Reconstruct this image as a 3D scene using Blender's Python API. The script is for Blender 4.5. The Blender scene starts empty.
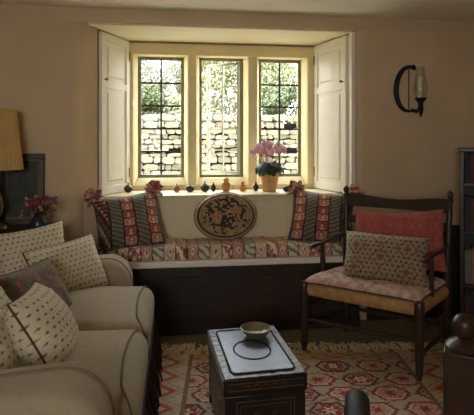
import bpy, bmesh, math, random
from mathutils import Vector, Matrix, noise, Euler
PI = math.pi
R = math.radians
col = bpy.context.scene.collection
random.seed(7)

def srgb(r, g, b):
    f = lambda c: (c/255/12.92) if c/255 <= .04045 else ((c/255+.055)/1.055)**2.4
    return (f(r), f(g), f(b), 1.0)
def mixc(a, b, t):
    t = max(0, min(1, t))
    return tuple(a[i]*(1-t)+b[i]*t for i in range(3)) + (1.0,)

# ------------------------------------------------------------------ materials
def material(name, c=None, rough=.7, metal=0, noise_amt=.12, noise_scale=12, bump=0, bump_scale=60,
             attr=False, spec=.5, weave=None, trans=0, alpha=1, sheen=0, c2=None, stretch=None, coat=0):
    m = bpy.data.materials.new(name); m.use_nodes = True
    nt = m.node_tree; N = nt.nodes; L = nt.links
    p = N['Principled BSDF']
    p.inputs['Roughness'].default_value = rough
    p.inputs['Metallic'].default_value = metal
    p.inputs['Specular IOR Level'].default_value = spec
    if trans: p.inputs['Transmission Weight'].default_value = trans
    if coat: p.inputs['Coat Weight'].default_value = coat
    if alpha < 1: p.inputs['Alpha'].default_value = alpha
    if sheen:
        p.inputs['Sheen Weight'].default_value = sheen
    tc = N.new('ShaderNodeTexCoord')
    src = tc.outputs['Object']
    if stretch:
        mp = N.new('ShaderNodeMapping'); mp.inputs['Scale'].default_value = stretch
        L.new(src, mp.inputs['Vector']); src = mp.outputs['Vector']
    if attr:
        a = N.new('ShaderNodeAttribute'); a.attribute_name = 'Col'; base = a.outputs['Color']
    else:
        rgb = N.new('ShaderNodeRGB'); rgb.outputs[0].default_value = c; base = rgb.outputs[0]
    if noise_amt:
        n = N.new('ShaderNodeTexNoise'); n.inputs['Scale'].default_value = noise_scale; n.inputs['Detail'].default_value = 5
        L.new(src, n.inputs['Vector'])
        if c2:
            mx = N.new('ShaderNodeMix'); mx.data_type = 'RGBA'
            ramp = N.new('ShaderNodeValToRGB'); ramp.color_ramp.elements[0].position = .4; ramp.color_ramp.elements[1].position = .62
            L.new(n.outputs['Fac'], ramp.inputs[0]); L.new(ramp.outputs[0], mx.inputs[0])
            L.new(base, mx.inputs[6]); mx.inputs[7].default_value = c2
        else:
            mx = N.new('ShaderNodeMix'); mx.data_type = 'RGBA'; mx.blend_type = 'MULTIPLY'; mx.inputs[0].default_value = 1
            mr = N.new('ShaderNodeMapRange'); mr.inputs['From Min'].default_value = .25; mr.inputs['From Max'].default_value = .75
            mr.inputs['To Min'].default_value = 1-noise_amt; mr.inputs['To Max'].default_value = 1+noise_amt
            L.new(n.outputs['Fac'], mr.inputs['Value'])
            L.new(base, mx.inputs[6]); L.new(mr.outputs[0], mx.inputs[7])
        base = mx.outputs[2]
    L.new(base, p.inputs['Base Color'])
    if bump:
        b = N.new('ShaderNodeBump'); b.inputs['Strength'].default_value = bump; b.inputs['Distance'].default_value = .004
        if weave:
            w = N.new('ShaderNodeTexWave'); w.inputs['Scale'].default_value = weave; w.inputs['Distortion'].default_value = 1.5
            w.bands_direction = 'DIAGONAL'; L.new(src, w.inputs['Vector']); L.new(w.outputs['Fac'], b.inputs['Height'])
        else:
            n2 = N.new('ShaderNodeTexNoise'); n2.inputs['Scale'].default_value = bump_scale; n2.inputs['Detail'].default_value = 4
            L.new(src, n2.inputs['Vector']); L.new(n2.outputs['Fac'], b.inputs['Height'])
        L.new(b.outputs['Normal'], p.inputs['Normal'])
    return m

M = {}
M['plaster'] = material('ochre plaster', srgb(210, 186, 154), .9, bump=.5, bump_scale=14, noise_amt=.07, noise_scale=3)
M['ceiling'] = material('ceiling plaster', srgb(247, 241, 226), .95, bump=.3, bump_scale=10, noise_amt=.04, noise_scale=3)
M['cream'] = material('cream paint', srgb(238, 225, 188), .5, bump=.1, bump_scale=30, noise_amt=.04, noise_scale=5)
M['shutter'] = material('shutter paint', srgb(243, 237, 224), .45, noise_amt=.03)
M['stone'] = material('painted stone', srgb(234, 218, 170), .75, bump=.3, bump_scale=40, noise_amt=.07, noise_scale=6)
M['lintel'] = material('lintel wood', srgb(150, 110, 80), .8, noise_amt=.15)
M['floor'] = material('matting', srgb(128, 116, 90), .9, bump=.6, bump_scale=150, noise_amt=.2, noise_scale=40)
M['darkwood'] = material('dark oak', srgb(62, 42, 30), .38, bump=.2, bump_scale=30, noise_amt=.3, noise_scale=9, stretch=(1, 6, 1))
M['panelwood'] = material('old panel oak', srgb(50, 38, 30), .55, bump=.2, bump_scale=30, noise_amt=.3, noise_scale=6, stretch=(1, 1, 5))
M['chairwood'] = material('chair oak', srgb(60, 42, 32), .35, bump=.15, noise_amt=.3, noise_scale=12, stretch=(5, 5, 1))
M['iron'] = material('black iron', srgb(36, 38, 46), .5, metal=.3, noise_amt=.15)
M['casement'] = material('grey casement paint', srgb(138, 132, 104), .5, noise_amt=.08)
M['litcasement'] = material('daylit casement paint', srgb(150, 147, 130), .4, noise_amt=.05)  # daylight on the open leaf and its bars put into a paler colour
M['lead'] = material('lead came', srgb(44, 44, 42), .5, metal=.2, noise_amt=.1)
M['brass'] = material('old brass', srgb(150, 120, 70), .35, metal=.9, noise_amt=.2)
M['sofa'] = material('brown linen weave', srgb(168, 152, 124), .9, bump=.35, weave=110, noise_amt=.1, noise_scale=50, sheen=.2)
M['piping'] = material('dark piping', srgb(88, 66, 52), .85, noise_amt=.1)
M['sofapiping'] = material('sofa piping', srgb(124, 106, 82), .9, noise_amt=.1)
M['sofafringe'] = material('bullion fringe', srgb(60, 34, 34), .8, noise_amt=.35, noise_scale=60)
M['attr'] = material('woven cloth', attr=True, rough=.92, noise_amt=.12, noise_scale=90, bump=.4, bump_scale=220, sheen=.15)
M['rug'] = material('kilim wool', attr=True, rough=.95, noise_amt=.18, noise_scale=60, bump=.5, bump_scale=260)
M['fringe'] = material('cotton fringe', srgb(226, 208, 166), .9, noise_amt=.2)
M['ruffle'] = material('ruffle', attr=True, rough=.9, noise_amt=.15, noise_scale=60)
M['rush'] = material('rush seat', srgb(196, 156, 100), .75, bump=.8, weave=55, noise_amt=.2, noise_scale=30)
M['lacquer'] = material('black lacquer', srgb(30, 26, 24), .32, bump=.2, bump_scale=80, noise_amt=.3, noise_scale=30)
M['trunktop'] = material('worn blue leather', srgb(88, 91, 110), .3, bump=.25, bump_scale=120, noise_amt=.14, noise_scale=30)
M['trunkborder'] = material('worn gilt border', srgb(118, 98, 74), .4, noise_amt=.5, noise_scale=40, c2=srgb(52, 40, 34))
M['gilt'] = material('faded gilt', srgb(120, 92, 52), .45, metal=.3, noise_amt=.4, noise_scale=60)
M['nail'] = material('dark nailheads', srgb(44, 36, 34), .3, metal=.7)
M['pewter'] = material('pewter', srgb(138, 130, 106), .42, metal=.6, noise_amt=.15)
M['terracotta'] = material('terracotta', srgb(212, 164, 112), .8, noise_amt=.12, noise_scale=30)
M['soil'] = material('soil', srgb(50, 36, 26), .95)
M['gourdtan'] = material('tan glaze', srgb(196, 140, 80), .4, noise_amt=.4, noise_scale=25)
M['gourdred'] = material('rust glaze', srgb(150, 84, 50), .4, noise_amt=.4, noise_scale=25)
M['gourddark'] = material('dark glaze', srgb(54, 40, 34), .35, noise_amt=.4, noise_scale=25)
M['leaf'] = material('cyclamen leaf', srgb(52, 76, 50), .5, noise_amt=.4, noise_scale=40)
M['petal'] = material('pink petal', attr=True, rough=.6, noise_amt=.05)
M['stemred'] = material('flower stalk', srgb(160, 96, 86), .6)
def thin_glass(name, k):
    m = bpy.data.materials.new(name); m.use_nodes = True; nt = m.node_tree; nt.nodes.clear()
    o = nt.nodes.new('ShaderNodeOutputMaterial'); mx = nt.nodes.new('ShaderNodeMixShader'); t = nt.nodes.new('ShaderNodeBsdfTransparent'); g = nt.nodes.new('ShaderNodeBsdfGlossy')
    t.inputs[0].default_value = (.95, .97, .96, 1); g.inputs['Roughness'].default_value = .03; mx.inputs[0].default_value = k
    nt.links.new(t.outputs[0], mx.inputs[1]); nt.links.new(g.outputs[0], mx.inputs[2]); nt.links.new(mx.outputs[0], o.inputs[0])
    return m
M['glass'] = thin_glass('clear glass pane', .008); M['chimneyglass'] = thin_glass('smoky glass', .06)
M['candle'] = material('candle wax', srgb(240, 230, 196), .5, noise_amt=.05)
M['shade'] = material('parchment shade', srgb(196, 160, 104), .85, noise_amt=.08)
M['picture'] = material('dark print', srgb(62, 60, 52), .6, noise_amt=.5, noise_scale=14, c2=srgb(38, 38, 36))
M['mat'] = material('picture mount', srgb(120, 108, 82), .8)
M['drypetal'] = material('dried flowers', attr=True, rough=.8, noise_amt=.1)
M['drystem'] = material('dried stems', srgb(70, 66, 48), .9)
M['vase'] = material('dark blue jug', srgb(40, 46, 58), .3, noise_amt=.2)
M['orange'] = material('orange pottery', srgb(160, 84, 44), .45, noise_amt=.2)
M['mirror'] = material('old mirror', srgb(120, 104, 80), .15, metal=1, noise_amt=.1)
M['leather'] = material('dark leather', srgb(38, 31, 28), .6, bump=.3, bump_scale=120, noise_amt=.25)
M['garden_stone'] = material('limestone', attr=True, rough=.95, bump=.6, bump_scale=25, noise_amt=.25, noise_scale=9)
M['core'] = material('wall core', srgb(44, 42, 38), 1)
M['outleafA'] = material('pale leaves', srgb(140, 142, 108), .8, noise_amt=.4, noise_scale=3)
M['outleafB'] = material('green leaves', srgb(98, 106, 74), .8, noise_amt=.4, noise_scale=3)
M['outleafC'] = material('grey leaves', srgb(148, 146, 128), .8, noise_amt=.4, noise_scale=3)
M['house_stone'] = material('house stone', srgb(176, 164, 134), .95, noise_amt=.2, noise_scale=3)
M['bark'] = material('bark', srgb(110, 98, 84), .95, bump=.5)
M['gravel'] = material('gravel', srgb(210, 206, 192), .95, bump=.5, noise_amt=.2, noise_scale=30)
for k, c in dict(bookred=(96, 48, 44), bookpink=(150, 112, 100), bookgrey=(120, 116, 108), bookblue=(48, 50, 64), bookbrown=(84, 56, 38), bookcream=(170, 156, 128)).items():
    M[k] = material(k, srgb(*c), .7, noise_amt=.15)

# ------------------------------------------------------------------ mesh builder
class MB:
    def __init__(s): s.v = []; s.f = []; s.c = []; s.hascol = False
    def add(s, vs, fs, cs=None):
        o = len(s.v); s.v += [tuple(p) for p in vs]; s.f += [tuple(i+o for i in f) for f in fs]
        if cs: s.hascol = True; s.c += list(cs)
        else: s.c += [(1, 1, 1, 1)]*len(vs)
        return s
    def box(s, c, d, rot=0, rx=0, ry=0):
        mt = Matrix.Translation(c) @ Euler((rx, ry, rot)).to_matrix().to_4x4()
        vs = [mt @ Vector((x*d[0]/2, y*d[1]/2, z*d[2]/2)) for x in (-1, 1) for y in (-1, 1) for z in (-1, 1)]
        return s.add(vs, [(0, 1, 3, 2), (4, 6, 7, 5), (0, 4, 5, 1), (2, 3, 7, 6), (0, 2, 6, 4), (1, 5, 7, 3)])
    def b2(s, x0, x1, y0, y1, z0, z1):
        return s.box(((x0+x1)/2, (y0+y1)/2, (z0+z1)/2), (abs(x1-x0), abs(y1-y0), abs(z1-z0)))
    def tube(s, pts, rad, n=10, closed=False, flat=1.0, color=None):
        pts = [Vector(p) for p in pts]; k = len(pts)
        if not isinstance(rad, (list, tuple)): rad = [rad]*k
        vs = []; up = None
        for i, p in enumerate(pts):
            if closed: t = pts[(i+1) % k]-pts[i-1]
            else: t = pts[min(i+1, k-1)]-pts[max(i-1, 0)]
            t = t.normalized() if t.length else Vector((0, 0, 1))
            if up is None: up = Vector((0, 0, 1)) if abs(t.z) < .9 else Vector((1, 0, 0))
            a = t.cross(up)
            if a.length < 1e-4: a = t.cross(Vector((1, 0, 0)))
            a.normalize(); b = a.cross(t).normalized(); up = b
            for j in range(n):
                w = 2*PI*j/n
                vs.append(p+(a*math.cos(w)+b*math.sin(w)*flat)*rad[i])
        fs = []
        for i in range(k if closed else k-1):
            i2 = (i+1) % k
            for j in range(n):
                j2 = (j+1) % n; fs.append((i*n+j, i*n+j2, i2*n+j2, i2*n+j))
        if not closed: fs.append(tuple(range(n-1, -1, -1))); fs.append(tuple((k-1)*n+j for j in range(n)))
        return s.add(vs, fs, [color]*len(vs) if color else None)
    def lathe(s, prof, c=(0, 0, 0), n=24, rib=0, ribn=12):
        vs = []; fs = []
        for i, (r, z) in enumerate(prof):
            for j in range(n):
                a = 2*PI*j/n; rr = r*(1+rib*math.cos(a*ribn))
                vs.append((c[0]+rr*math.cos(a), c[1]+rr*math.sin(a), c[2]+z))
        for i in range(len(prof)-1):
            for j in range(n):
                j2 = (j+1) % n; fs.append((i*n+j, i*n+j2, (i+1)*n+j2, (i+1)*n+j))
        if prof[0][0] > 1e-5: fs.append(tuple(range(n-1, -1, -1)))
        if prof[-1][0] > 1e-5: fs.append(tuple((len(prof)-1)*n+j for j in range(n)))
        return s.add(vs, fs)
    def prism(s, pts, a0, a1, axis='y'):
        """closed outline extruded along an axis; pts in the two remaining axes (x,z for y; x,y for z; y,z for x)"""
        k = len(pts)
        def P(p, a): return (p[0], a, p[1]) if axis == 'y' else ((p[0], p[1], a) if axis == 'z' else (a, p[0], p[1]))
        vs = [P(p, a0) for p in pts]+[P(p, a1) for p in pts]
        fs = [(i, (i+1) % k, k+(i+1) % k, k+i) for i in range(k)]+[tuple(range(k-1, -1, -1)), tuple(range(k, 2*k))]
        return s.add(vs, fs)
    def grid(s, nu, nv, fn, cf=None, wrapu=False):
        vs = []; cs = []
        for j in range(nv+1):
            for i in range(nu+1):
                u = i/nu; v = j/nv; vs.append(fn(u, v)); cs.append(cf(u, v) if cf else (1, 1, 1, 1))
        W = nu+1
        fs = [(j*W+i, j*W+i+1, (j+1)*W+i+1, (j+1)*W+i) for j in range(nv) for i in range(nu)]
        return s.add(vs, fs, cs if cf else None)
    def build(s, name, m, parent=None, smooth=True, bevel=0, seg=2, loc=None, rot=None, angle=None, recalc=True):
        me = bpy.data.meshes.new(name); me.from_pydata(s.v, [], s.f)
        me.materials.append(M[m] if isinstance(m, str) else m)
        if s.hascol:
            at = me.color_attributes.new('Col', 'FLOAT_COLOR', 'POINT')
            flat = [x for c in s.c for x in c]; at.data.foreach_set('color', flat)
        if recalc:
            bm = bmesh.new(); bm.from_mesh(me); bmesh.ops.recalc_face_normals(bm, faces=bm.faces); bm.to_mesh(me); bm.free()
        if smooth: me.polygons.foreach_set('use_smooth', [True]*len(me.polygons))
        if smooth: me.set_sharp_from_angle(angle=angle or R(42))
        o = bpy.data.objects.new(name, me); col.objects.link(o)
        if parent: o.parent = parent
        if loc: o.location = loc
        if rot: o.rotation_euler = rot
        if bevel:
            b = o.modifiers.new('bevel', 'BEVEL'); b.width = bevel; b.segments = seg; b.limit_method = 'ANGLE'
            b.harden_normals = False
        return o

def tag(o, label=None, cat=None, group=None, kind=None):
    if label: o['label'] = label
    if cat: o['category'] = cat
    if group: o['group'] = group
    if kind: o['kind'] = kind
    return o
def empty(name, loc=(0, 0, 0), rz=0, **k):
    o = bpy.data.objects.new(name, None); col.objects.link(o); o.location = loc; o.rotation_euler = (0, 0, rz)
    o.empty_display_size = .05
    return tag(o, **k)
def struct(o, label=None): return tag(o, label, None, None, 'structure')
def copy_tree(o, parent=None):
    c = o.copy(); col.objects.link(c); c.parent = parent
    for ch in [x for x in bpy.data.objects if x.parent == o]: copy_tree(ch, c)
    return c
def nz(p, s=1.0): return noise.noise(Vector(p)*s)

# ------------------------------------------------------------------ camera
TH = R(7.3)
cam = bpy.data.cameras.new('camera'); co = bpy.data.objects.new('camera', cam); col.objects.link(co)
co.location = (0, 0, 1.2); co.rotation_euler = (PI/2, 0, -TH)
cam.sensor_width = 36; cam.lens = 36*480/474; cam.shift_y = -64.5/474; cam.clip_start = .02
bpy.context.scene.camera = co

# ------------------------------------------------------------------ room shell
XL, XR, YB, YF, ZC = -1.32, 2.62, -1.5, 3.12, 2.056
WX0, WX1 = -.569, 1.204          # recess at the wall face
IX0, IX1 = -.356, 1.082          # recess at the window
SOF = 1.966
struct(MB().b2(XL-.2, XR+.2, YB-.2, 3.9, -.12, 0).build('floor', 'floor', smooth=False))
struct(MB().b2(XL-.2, XR+.2, YB-.2, 3.9, ZC, ZC+.15).build('ceiling', 'ceiling', smooth=False))
def arc(cx, cy, r, a0, a1, n=6): return [(cx+r*math.cos(R(a0+(a1-a0)*i/n)), cy+r*math.sin(R(a0+(a1-a0)*i/n))) for i in range(n+1)]
w = MB()
lp = [(XL, YF), (WX0-.13, YF)]+arc(WX0-.13, YF+.11, .11, -90, -8, 10)[1:]+[(-.538, 3.265), (-.515, 3.28), (-.515, 3.30), (-.37, 3.64), (-.37, 3.9), (XL, 3.9)]
lp = [(x, y) for x, y in lp]
w.prism(lp, 0, SOF, 'z')
rp = [(XR, YF), (XR, 3.9), (1.10, 3.9), (1.10, 3.64), (1.205, 3.24)]+arc(1.268, YF+.06, .06, 180, 270, 6)
w.prism(rp, 0, SOF, 'z')
w.b2(XL, XR, YF, 3.9, SOF, ZC)
struct(w.build('wall_back', 'plaster', smooth=True, angle=R(30)))
struct(MB().b2(XL-.2, XL, YB-.2, 3.9, 0, ZC).build('wall_left', 'plaster', smooth=False))
struct(MB().b2(XR, XR+.2, YB-.2, 3.9, 0, ZC).build('wall_right', 'plaster', smooth=False))
# wall behind the camera with an unseen window added for fill light
w = MB(); a, b, c, d = -1.2, -.25, 1.0, 1.8
w.b2(XL, XR, YB-.2, YB, 0, c); w.b2(XL, XR, YB-.2, YB, d, ZC); w.b2(XL, a, YB-.2, YB, c, d); w.b2(b, XR, YB-.2, YB, c, d)
struct(w.build('wall_front', 'plaster', smooth=False))
w = MB(); w.b2(a, b, YB-.12, YB-.08, c, c+.04); w.b2(a, b, YB-.12, YB-.08, d-.04, d)
for x in (a+.02, (a+b)/2, b-.02): w.b2(x-.02, x+.02, YB-.12, YB-.08, c+.04, d-.04)
struct(w.build('window_4', 'shutter', smooth=False))

struct((lambda q: (q.b2(1.285, XR, 3.098, YF, 0, .60), q.b2(1.285, XR, 3.088, YF, .60, .63), q)[2])(MB()).build('shade_dado', 'panelwood', bevel=.003))  # dark dado added to stand for the shadow low on this wall
# cream soffit lining and panelled apron under the sill
struct(MB().prism([(WX0+.02, 3.14), (1.19, 3.14), (1.085, 3.62), (-.358, 3.62)], SOF-.012, SOF+.004, 'z').build('trim_1', 'cream', smooth=False))
ap = MB(); ap.b2(-.55, 1.22, 3.30, 3.62, 0, .835)
xs = [-.50, -.10, .345, .79, 1.2]
for i, x in enumerate(xs): ap.b2(x-.028, x+.028, 3.288, 3.301, .5, .80)
ap.b2(-.53, 1.21, 3.288, 3.301, .80, .832)
struct(ap.build('wall_apron', 'cream', smooth=True, bevel=.003))
s_ = MB().prism([(-.53, 3.268), (1.205, 3.268), (1.09, 3.66), (-.37, 3.66)], .832, .846, 'z')
struct(s_.build('window_sill', 'cream', bevel=.004))

# stone window surround with mullions
LX = [(-.283, .065), (.182, .525), (.646, .988)]; Z0, Z1 = .935, 1.858
f = MB()
f.b2(IX0-.02, IX1+.03, 3.62, 3.85, Z1, 1.945)
f.b2(IX0-.02, IX1+.03, 3.64, 3.85, .846, .885)
def splay(x0, x1, n0, n1):
    # mullion: full width at the glass, narrower at the front face
    f.prism([(n0, 3.62), (n1, 3.62), (x1, 3.70), (x1, 3.85), (x0, 3.85), (x0, 3.70)], .88, Z1+.004, 'z')
splay(IX0-.02, LX[0][0], IX0-.02, LX[0][0]-.03)
splay(LX[0][1], LX[1][0], LX[0][1]+.028, LX[1][0]-.028)
splay(LX[1][1], LX[2][0], LX[1][1]+.028, LX[2][0]-.028)
splay(LX[2][1], IX1+.03, LX[2][1]+.03, IX1+.03)
# sloping stone sill of each light
for x0, x1 in LX:
    f.prism([(3.63, .88), (3.70, Z0), (3.85, Z0), (3.85, .88)], x0-.03, x1+.03, 'x')
struct(f.build('trim_2', 'stone', bevel=.006, seg=2))
struct(MB().b2(IX0-.01, IX1+.02, 3.606, 3.66, 1.944, 1.962).build('lintel', 'lintel', bevel=.003))
struct(MB().b2(1.186, 1.214, 3.135, 3.20, .84, 1.955).build('trim_3', 'shutter', bevel=.004))

def light(n, x0, x1, z0, z1, y, opened=False):
    e = empty('window_%d' % n, ((x0+x1)/2, y, z0)); struct(e)
    W, H = (x1-x0), z1-z0
    def leaf(parent, W, H, m, fr=.024, rows=5, cx=0, off=0):
        g = MB()
        g.b2(cx-W/2, cx+W/2, -.015, .015, off, off+fr); g.b2(cx-W/2, cx+W/2, -.015, .015, off+H-fr, off+H)
        g.b2(cx-W/2, cx-W/2+fr, -.015, .015, off+fr, off+H-fr); g.b2(cx+W/2-fr, cx+W/2, -.015, .015, off+fr, off+H-fr)
        g.build('casement_frame', m, parent, bevel=.003)
        bt = .0065 if m == 'casement' else .005
        k = MB(); k.b2(cx-bt, cx+bt, -.006, .006, off+fr, off+H-fr)
        for i in range(1, rows):
            z = off+fr+(H-2*fr)*i/rows; k.b2(cx-W/2+fr, cx+W/2-fr, -.0065, .0065, z-bt, z+bt)
        k.build('glazing_bars', 'lead' if m == 'casement' else 'litcasement', parent, smooth=False)
        g = MB(); g.b2(cx-W/2+fr-.003, cx+W/2-fr+.003, -.0015, .0015, off+fr-.003, off+H-fr+.003); g.build('glass', 'glass', parent, smooth=False)
    if not opened:
        leaf(e, W, H, 'casement')
    else:
        g = MB(); fr = .02
        g.b2(-W/2, W/2, -.015, .015, 0, fr); g.b2(-W/2, W/2, -.015, .015, H-fr, H)
        g.b2(-W/2, -W/2+fr, -.015, .015, fr, H-fr); g.b2(W/2-fr-.01, W/2, -.015, .015, fr, H-fr)
        g.build('window_frame', 'casement', e, bevel=.003)
        c = bpy.data.objects.new('open_casement', None); col.objects.link(c); c.parent = e
        c.location = (W/2-.02, .03, 0); c.rotation_euler = (0, 0, R(-36))
        leaf(c, W-.04, H-.04, 'litcasement', fr=.02, cx=-(W-.04)/2, off=.02)
        h = MB(); h.tube([(-(W-.045), -.012, H*.52), (-(W-.045), -.05, H*.52), (-(W-.045)+.03, -.055, H*.5)], .007)
        h.lathe([(.0, -.004), (.02, -.003), (.024, 0), (.02, .003), (0, .004)], c=(-(W-.075), -.05, H*.52))
        h.build('casement_latch', 'litcasement', c)
    return e
for i, (x0, x1) in enumerate(LX): light(i+1, x0, x1, Z0, Z1, 3.735, i == 1)

# ------------------------------------------------------------------ shutters
def shutter(p0, p1, z0, z1, label, flip):
    (x0, y0), (x1, y1) = p0, p1
    L = math.hypot(x1-x0, y1-y0); ang = math.atan2(y1-y0, x1-x0)
    e = empty('window_shutter', (x0, y0, z0), ang, label=label, cat='shutter', group='panelled shutters folded in the window splays')
    H = z1-z0; T = .026; s = flip      # s: side that faces the room
    fr = .046
    g = MB()
    for a, b, c, d in ((0, fr, 0, H), (L-fr, L, 0, H), (fr, L-fr, 0, fr*1.2), (fr, L-fr, H-fr*1.1, H), (fr, L-fr, H*.66, H*.66+fr*1.1)):
        g.b2(a, b, -T/2, T/2, c, d)
    g.build('frame', 'shutter', e, bevel=.002)
    for c, d in ((fr*1.2, H*.66), (H*.66+fr*1.1, H-fr*1.1)):
        q = MB(); q.b2(fr, L-fr, -.004, .004, c, d)
        m = .026
        # raised and fielded panel
        y = -.004*s; y2 = .010*s
        a0, a1, c0, c1 = fr+.012, L-fr-.012, c+.012, d-.012
        vs = [(a0, y, c0), (a1, y, c0), (a1, y, c1), (a0, y, c1), (a0+m, y2, c0+m), (a1-m, y2, c0+m), (a1-m, y2, c1-m), (a0+m, y2, c1-m)]
        q.add(vs, [(0, 1, 5, 4), (1, 2, 6, 5), (2, 3, 7, 6), (3, 0, 4, 7), (4, 5, 6, 7)])
        q.build('panel', 'shutter', e, smooth=False)
    k = MB(); k.lathe([(.004, 0), (.004, .012), (.010, .016), (.011, .022), (.006, .028), (0, .029)])
    k.build('knob', 'brass', e, loc=((.028, T/2*s, H*.71)), rot=(R(-90*s), 0, 0))
    for z in (H*.12, H*.9):
        MB().b2(L-.014, L-.004, s*T/2, s*(T/2+.006), z-.035, z+.035).build('hinge', 'brass', e, bevel=.002)
    return e
shutter((-.497, 3.288), (-.345, 3.612), .852, 1.945, 'cream panelled shutter left of the window above the striped tasselled cushion', -1)
shutter((1.178, 3.20), (1.074, 3.612), .852, 1.945, 'cream panelled shutter right of the window nearest the wall sconce', 1)

# ------------------------------------------------------------------ window seat
e = empty('built_in_bench', (.32, 3.0, 0), label='built-in window seat with pale board edge and dark panelled front', cat='window seat')
g = MB(); g.b2(-.845, .878, .02, .115, 0, .425)
g.build('front_panel', 'panelwood', e, bevel=.003)
g = MB()
for x in (-.8, -.27, .27, .82): g.b2(x-.04, x+.04, .013, .021, .07, .36)
g.b2(-.845, .878, .013, .021, 0, .07); g.b2(-.845, .878, .013, .021, .36, .424)
g.build('panel_rails', 'panelwood', e, bevel=.003)
g = MB(); g.b2(-.86, .88, -.012, .285, .428, .468); g.build('seat_board', 'shutter', e, bevel=.006)
# ------------------------------------------------------------------ cloth helpers
CR = srgb
def hsh(*a):
    v = math.sin(sum((i+1)*12.9898*x for i, x in enumerate(a))+78.233)*43758.5453
    return v-math.floor(v)
def pillow(name, w, h, t, cf, loc, rz, lean, parent=None, n=56, pull=.07, mat='attr', seed=0, roll=0, power=.55, sag=0, pe=4, **tags):
    """Stuffed cushion: seam outline bowed in between the corners, two puffed faces; stands on its lower edge."""
    g = MB()
    def pos(u, v, side):
        a = u*2-1; b = v*2-1
        x = a*w/2*(1-pull*(1-b*b)); z = b*h/2*(1-pull*(1-a*a))
        th = t/2*(max(0, (1-abs(a)**pe)*(1-abs(b)**pe)))**power
        th *= 1+.10*nz((a*1.3+seed, b*1.3, side), 1.6)
        z -= sag*(1-abs(a))*(b+1)*.5
        wr = .004*nz((a*4+seed, b*4, side*2), 1.0)*(1 if abs(a) < 1 and abs(b) < 1 else 0)
        x += .5*wr; 
        return (x, side*(th+wr), z+h/2)
    g.grid(n, n, lambda u, v: pos(u, v, -1), lambda u, v: cf(u, v, 0))
    g.grid(n, n, lambda u, v: pos(u, v, 1), lambda u, v: cf(1-u, v, 1))
    o = g.build(name, mat, parent, recalc=False, angle=R(80), loc=loc, rot=(-lean, roll, rz))
    # make front faces look outward
    bm = bmesh.new(); bm.from_mesh(o.data); bmesh.ops.remove_doubles(bm, verts=bm.verts, dist=1e-5); bmesh.ops.recalc_face_normals(bm, faces=bm.faces); bm.to_mesh(o.data); bm.free()
    if tags: tag(o, **tags)
    o['dims'] = 0; del o['dims']
    return o
def seam(w, h, pull=.07, n=40, sag=0):
    pts = []
    for k in range(4*n):
        q, r = divmod(k, n); s = r/n*2-1
        a, b = [(s, -1), (1, s), (-s, 1), (-1, -s)][q]
        x = a*w/2*(1-pull*(1-b*b)); z = b*h/2*(1-pull*(1-a*a)); z -= sag*(1-abs(a))*(b+1)*.5
        pts.append((x, 0, z+h/2))
    return pts
def add_piping(o, w, h, r=.004, m='piping', pull=.07, sag=0):
    MB().tube(seam(w, h, pull, sag=sag), r, n=6, closed=True).build('piping', m, o)
DK = CR(44, 30, 30)
def kilim_stripes(u, v, side):
    """upright stripes: floral red, green rope twist, pink boxes with motifs"""
    u = max(0, min(.999, u+.008*nz((u*9, v*9, 1), 1))); v = max(0, min(.999, v+.012*nz((u*9, v*9, 5), 1)))
    x = u*5.2; i = int(x); fx = x-i
    x2 = abs(fx-.5)
    if x2 > .44: return DK
    typ = [0, 1, 2, 1, 3, 1][i % 6]
    if typ == 1:
        s = (v*13+fx*1.4) % 1
        if s < .2: return CR(70, 58, 52)
        return CR(136, 128, 106) if s < .6 else CR(98, 94, 80)
    if typ in (2, 3):
        j = v*6.4; fj = j-int(j)
        if fj < .14: return CR(70, 34, 34)
        c = CR(166, 88, 78) if (int(j)+i) % 2 else CR(190, 132, 116)
        d = abs(fx-.5)+abs(fj-.62)*.8
        if fj < .5 and abs(fx-.5) < .36*(.62-fj)+.02: return CR(206, 164, 140)
        if d < .12: return CR(222, 196, 168)
        if .2 < d < .28: return CR(128, 60, 56)
        return c
    h = hsh(int(v*26), int(u*36))
    return CR(142, 74, 68) if h < .3 else (CR(72, 80, 66) if h < .55 else (CR(196, 156, 128) if h < .68 else CR(58, 36, 36)))
def ruffle_mb(c, r, n, seed):
    """bunched fabric corner tassel: gathered loops of ribbon"""
    rnd = random.Random(seed); g = MB()
    pal = [CR(206, 140, 122), CR(130, 76, 70), CR(224, 190, 168), CR(74, 46, 46), CR(170, 104, 92), CR(200, 160, 140)]
    for k in range(n):
        th = rnd.uniform(0, 2*PI); ph = rnd.uniform(-.9, 1.2)
        d = Vector((math.cos(th)*math.cos(ph), math.sin(th)*math.cos(ph)*.7, math.sin(ph)))
        s = Vector((-d.y, d.x, rnd.uniform(-.4, .4))).normalized()*r*rnd.uniform(.15, .32)
        m = Vector(c)+d*r*rnd.uniform(.6, 1.05)
        a = Vector(c)+s*.3; b = Vector(c)-s*.3+d*r*.2
        g.tube([a, m+s, m+d*r*.1, m-s, b], [r*.05, r*.13, r*.14, r*.13, r*.05], n=5, flat=.45, color=rnd.choice(pal))
    return g

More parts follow.
